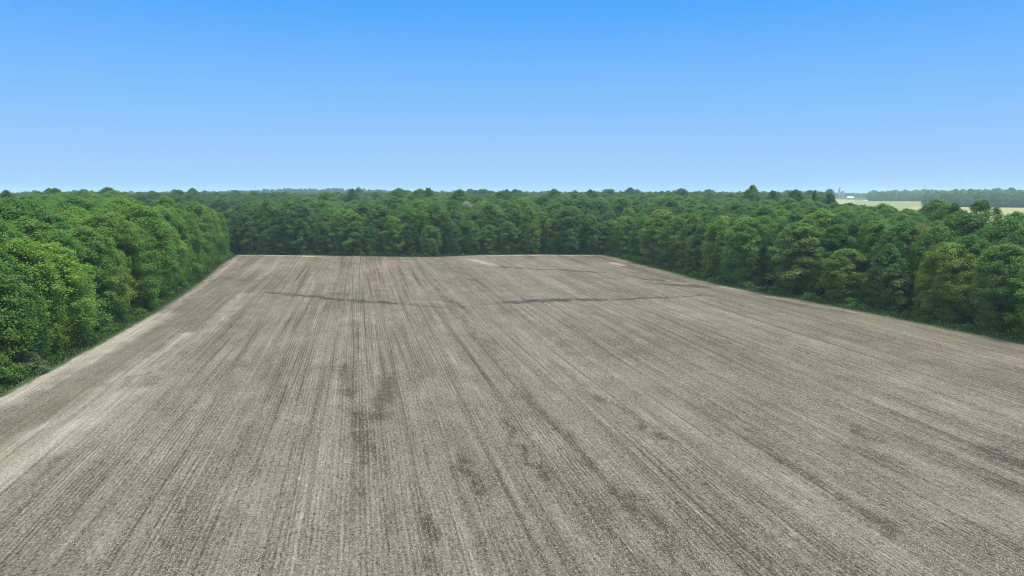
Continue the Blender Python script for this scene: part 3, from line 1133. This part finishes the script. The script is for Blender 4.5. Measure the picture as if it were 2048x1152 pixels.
def build_residue():
    """loose straw and short stubble lying on the field, nearest the viewer"""
    g = np.random.default_rng(33)
    n = 900000
    y = 40 + 150 * g.random(n) ** 1.25
    x = (g.random(n) * 2 - 1) * y * 0.80
    P = np.stack([x, y], 1)
    P = P[inside(P, FIELD_POLY)]
    u, v = P @ AD, P @ RD

    # thicker in places, thinner in others: swaths, planted rows, drifts
    dens = 0.42 + 1.0 * (vnoise(u * 0.9, v * 0.02, 1) - 0.5) + 0.9 * (vnoise(u * 2.4, v * 0.06, 2) - 0.5) + 0.7 * (vnoise(u * 0.35, v * 0.22, 3) - 0.5)
    dens += 0.28 * np.sin(u * 2 * math.pi / 0.42) * vnoise(u * 0.12, v * 0.03, 4) + 0.6 * (vnoise(u * 1.6, v * 1.1, 5) - 0.5)
    P = P[g.random(len(P)) < np.clip(dens * 0.6 - 0.03, 0.01, 1)]
    n = len(P)
    z = 0.57 + 0.16 * np.sin(P @ AD / 23 + 1.1) * np.sin(P @ RD / 31) + 0.10 * np.sin(P @ AD / 9 + P @ RD / 17)
    ang = np.where(g.random(n) < 0.4, math.pi / 2 + YAW + g.normal(size=n) * 0.25, g.uniform(0, 6.28, n))
    L = 0.03 + 0.10 * g.random(n) ** 2.6
    w = g.uniform(0.008, 0.020, n)
    tilt = g.normal(size=n) * 0.22
    t = np.stack([np.cos(ang) * np.cos(tilt), np.sin(ang) * np.cos(tilt), np.sin(tilt)], 1)
    b = np.stack([-np.sin(ang), np.cos(ang), g.normal(size=n) * 0.25], 1)
    C = np.column_stack([P, z + 0.02 + np.abs(np.sin(tilt)) * L])
    V = np.stack([C - t * L[:, None] - b * w[:, None], C + t * L[:, None] - b * w[:, None],
                  C + t * L[:, None] + b * w[:, None], C - t * L[:, None] + b * w[:, None]], 1).reshape(-1, 3)
    F = np.arange(4 * n).reshape(n, 4)
    m, nt, out = mat("dry_straw")
    gg = N(nt)
    tt = gg.attr("tint").outputs["Fac"]
    c = gg.mix(tt, (0.1623, 0.1398, 0.1080, 1), (0.325, 0.312, 0.278, 1))
    p = gg.n("ShaderNodeBsdfPrincipled")
    gg.put(p.inputs["Base Color"], c)
    p.inputs["Roughness"].default_value = 0.7
    nt.links.new(p.outputs[0], out.inputs["Surface"])
    me = mesh_np("crop_residue", V, F, [m], {"tint": g.random(n)})
    o = link("crop_residue", me)
    tag(o, "loose pale straw and stubble lying on the ploughed field", "straw", kind="stuff")


build_residue()


# ------------------------------------------------------------------ far landmarks
def bars(segs, r, sides=4):
    V, F = [], []
    for a, b in segs:
        v, f = tube([a, b], [r, r], sides)
        k = len(V)
        V.extend(v)
        F.extend([tuple(i + k for i in q) for q in f])
    return V, F


def mast(px, dist, top, label, width=1.6, m=None, base_z=0.0):
    p = at_dist(px, dist)
    H = z_at(px, top, dist)
    root = link("radio_mast", None)
    root.location = (p[0], p[1], 0)
    tag(root, label, "mast")
    segs = []
    c = [np.array([width / 2 * math.cos(a), width / 2 * math.sin(a), 0]) for a in (0.5, 2.594, 4.689)]
    up = np.array([0, 0, 1.0])
    for q in c: segs.append((q, q + up * H))
    st = 2.5
    for k in range(int(H / st)):
        for i in range(3):
            segs.append((c[i] + up * k * st, c[(i + 1) % 3] + up * (k + 1) * st))
    V, F = bars(segs, 0.11)
    link("lattice", mesh_np("lattice", V, F, [m or M_STEEL]), root)
    gs = []
    for a in (0.5, 2.594, 4.689):
        for f in (0.5, 0.92):
            gs.append((np.array([math.cos(a) * H * 0.55, math.sin(a) * H * 0.55, 0]), up * H * f))
    V, F = bars(gs, 0.025)
    link("guy_wires", mesh_np("guy_wires", V, F, [M_STEEL]), root)
    return root


mast(511, 1500, 369, "thin grey radio mast above the wooded horizon at left")
mast(1849, 1560, 369, "grey lattice mast behind the hazy wood at right", 1.5)


def box(x0, x1, y0, y1, z0, z1):
    V = [(x0, y0, z0), (x1, y0, z0), (x1, y1, z0), (x0, y1, z0), (x0, y0, z1), (x1, y0, z1), (x1, y1, z1), (x0, y1, z1)]
    F = [(0, 3, 2, 1), (4, 5, 6, 7), (0, 1, 5, 4), (1, 2, 6, 5), (2, 3, 7, 6), (3, 0, 4, 7)]
    return V, F


def join(*parts):
    V, F = [], []
    for v, f in parts:
        k = len(V)
        V.extend([tuple(p) for p in v])
        F.extend([tuple(i + k for i in q) for q in f])
    return V, F


def cylinder(cx, cy, r, z0, z1, n=16, cone=0.0):
    V = [(cx + r * math.cos(2 * math.pi * i / n), cy + r * math.sin(2 * math.pi * i / n), z) for z in (z0, z1) for i in range(n)]
    F = [(i, (i + 1) % n, n + (i + 1) % n, n + i) for i in range(n)]
    V.append((cx, cy, z1 + cone))
    F += [(n + i, n + (i + 1) % n, 2 * n, 2 * n) for i in range(n)]
    return V, [f for f in F]


def obj_part(name, VF, m, parent):
    me = bpy.data.meshes.new(name)
    V, F = VF
    me.from_pydata([tuple(map(float, v)) for v in V], [], [list(dict.fromkeys(f)) for f in F])
    me.materials.append(m)
    return link(name, me, parent)


def grain_elevator():
    D = 2900
    p = at_dist(1682, D)
    root = link("grain_elevator", None)
    root.location = (p[0], p[1], 0)
    tag(root, "hazy grey grain elevator with slender reddish tower on the right horizon", "grain elevator")
    for k in range(4):
        obj_part("silo", cylinder(1.5 + 3.6 * k, 0 if k % 2 else 2.5, 2.3, 0, 24 - (k % 2) * 0.8, cone=1.2), M_CONC, root)
    obj_part("headhouse", box(1, 13.5, -1.2, 3.4, 23.6, 27.4), M_CONC, root)
    segs = []
    up = np.array([0, 0, 1.0])
    for cx, H, w in ((-9.5, 36.5, 2.6), (-5.6, 47, 2.2)):
        c = [np.array([cx + sx * w / 2, sy * w / 2, 0]) for sx, sy in ((-1, -1), (1, -1), (1, 1), (-1, 1))]
        for q in c: segs.append((q, q + up * H))
        for k in range(int(H / 3)):
            for i in range(4):
                segs.append((c[i] + up * 3 * k, c[(i + 1) % 4] + up * 3 * (k + 1)))
                segs.append((c[i] + up * 3 * k, c[(i + 1) % 4] + up * 3 * k))
    segs.append((np.array([-10, 0, 37]), np.array([-4, 0, 37])))
    segs.append((np.array([-5.6, 0, 40]), np.array([2, 0, 26])))
    obj_part("leg_tower", bars(segs, 0.32), M_REDMAST, root)


grain_elevator()


def barn(px, py, wpx, hpx, label, m_wall):
    q = at(px, py)
    D = q[1]
    W, H = wpx / FPX * D, hpx / FPX * D
    root = link("barn", None)
    root.location = (q[0], q[1], 0)
    tag(root, label, "barn")
    dp = W * 0.8
    obj_part("wall", box(-W / 2, W / 2, 0, dp, 0, H * 0.55), m_wall, root)
    z0, z1, e = H * 0.55, H, 0.4
    V = [(-W / 2 - e, -e, z0), (W / 2 + e, -e, z0), (W / 2 + e, dp + e, z0), (-W / 2 - e, dp + e, z0), (-W / 2 - e, dp / 2, z1), (W / 2 + e, dp / 2, z1)]
    F = [(0, 1, 5, 4), (2, 3, 4, 5), (3, 0, 4), (1, 2, 5), (0, 3, 2, 1)]
    obj_part("roof", (V, F), M_WHITE, root)
    obj_part("door", box(-W * 0.42, -W * 0.16, -0.12, -0.01, 0, H * 0.45), M_DARK, root)


barn(1702, 398.5, 13, 5.5, "white barn with pale roof far off beside the grain elevator", M_WHITE)
barn(1731, 402.5, 8, 2.6, "small low white shed on the distant field at right", M_WHITE)


# ------------------------------------------------------------------ air
def build_haze():
    me = bpy.data.meshes.new("haze")
    V, F = box(-7000, 7000, -7000, 7000, -1.0, 53)
    me.from_pydata(V, [], F)
    m, nt, out = mat("haze_air")
    v = nt.nodes.new("ShaderNodeVolumePrincipled")
    v.inputs["Color"].default_value = (0.60, 0.88, 1.0, 1)
    v.inputs["Density"].default_value = 0.00014
    v.inputs["Anisotropy"].default_value = 0.0
    nt.links.new(v.outputs[0], out.inputs["Volume"])
    me.materials.append(m)
    o = link("haze", me)
    tag(o, "thin blue summer haze over the far fields and woods", "haze", kind="stuff")


build_haze()

# ------------------------------------------------------------------ sky and sun
SUN_EL, SUN_AZ = R(72), R(100)       # azimuth to the right of straight ahead
w = bpy.data.worlds.new("World")
scene.world = w
w.use_nodes = True
nt = w.node_tree
nt.nodes.clear()
g = N(nt)
sky = g.n("ShaderNodeTexSky", sky_type='NISHITA')
sky.sun_disc = False
sky.sun_elevation = SUN_EL
sky.sun_rotation = SUN_AZ
sky.air_density = 1.0
sky.dust_density = 2.0
tc = g.n("ShaderNodeTexCoord")
sep = g.n("ShaderNodeSeparateXYZ")
g.put(sep.inputs[0], tc.outputs["Generated"])
ramp = g.n("ShaderNodeValToRGB")
cr = ramp.color_ramp
stops = [(0.0, (0.222, 0.358, 0.555)), (0.012, (0.202, 0.335, 0.520)), (0.03, (0.190, 0.320, 0.505)), (0.115, (0.1216, 0.2770, 0.5099)), (0.235, (0.0461, 0.2055, 0.5099)), (0.30, (0.0388, 0.1915, 0.4970))]
cr.elements[0].position, cr.elements[0].color = stops[0][0], (*stops[0][1], 1)
cr.elements[1].position, cr.elements[1].color = stops[-1][0], (*stops[-1][1], 1)
for p_, c_ in stops[1:-1]:
    e = cr.elements.new(p_)
    e.color = (*c_, 1)
g.put(ramp.inputs[0], sep.outputs[2])
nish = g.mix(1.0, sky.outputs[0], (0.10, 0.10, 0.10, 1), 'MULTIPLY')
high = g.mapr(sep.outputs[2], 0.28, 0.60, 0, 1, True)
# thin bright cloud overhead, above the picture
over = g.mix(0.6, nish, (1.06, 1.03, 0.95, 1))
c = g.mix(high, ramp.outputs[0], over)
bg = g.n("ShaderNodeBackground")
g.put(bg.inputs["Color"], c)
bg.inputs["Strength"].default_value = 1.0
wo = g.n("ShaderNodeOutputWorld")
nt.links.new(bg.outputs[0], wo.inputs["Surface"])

sd = bpy.data.lights.new("sun", 'SUN')
sd.energy = 2.2
sd.angle = R(18)
sd.color = (1.0, 0.95, 0.86)
so = bpy.data.objects.new("sun", sd)
col.objects.link(so)
# a sun lamp shines along its -Z
dirv = np.array([math.sin(SUN_AZ) * math.cos(SUN_EL), math.cos(SUN_AZ) * math.cos(SUN_EL), math.sin(SUN_EL)])
from mathutils import Vector
so.rotation_euler = Vector(dirv).to_track_quat('Z', 'Y').to_euler()
so.location = (60, 60, 120)

# ------------------------------------------------------------------ render settings
scene.render.engine = 'CYCLES'
cy = scene.cycles
cy.max_bounces = 4
cy.diffuse_bounces = 3
cy.glossy_bounces = 1
cy.transmission_bounces = 2
cy.volume_bounces = 2
cy.transparent_max_bounces = 4
cy.caustics_reflective = False
cy.caustics_refractive = False
cy.filter_width = 1.0
cy.use_adaptive_sampling = False
cy.use_denoising = True
cy.denoising_input_passes = 'RGB_ALBEDO_NORMAL'
cy.denoising_prefilter = 'NONE'
cy.sample_clamp_indirect = 4
scene.view_settings.view_transform = 'Standard'
scene.view_settings.look = 'None'
scene.view_settings.gamma = 1
scene.view_settings.exposure = 0.95
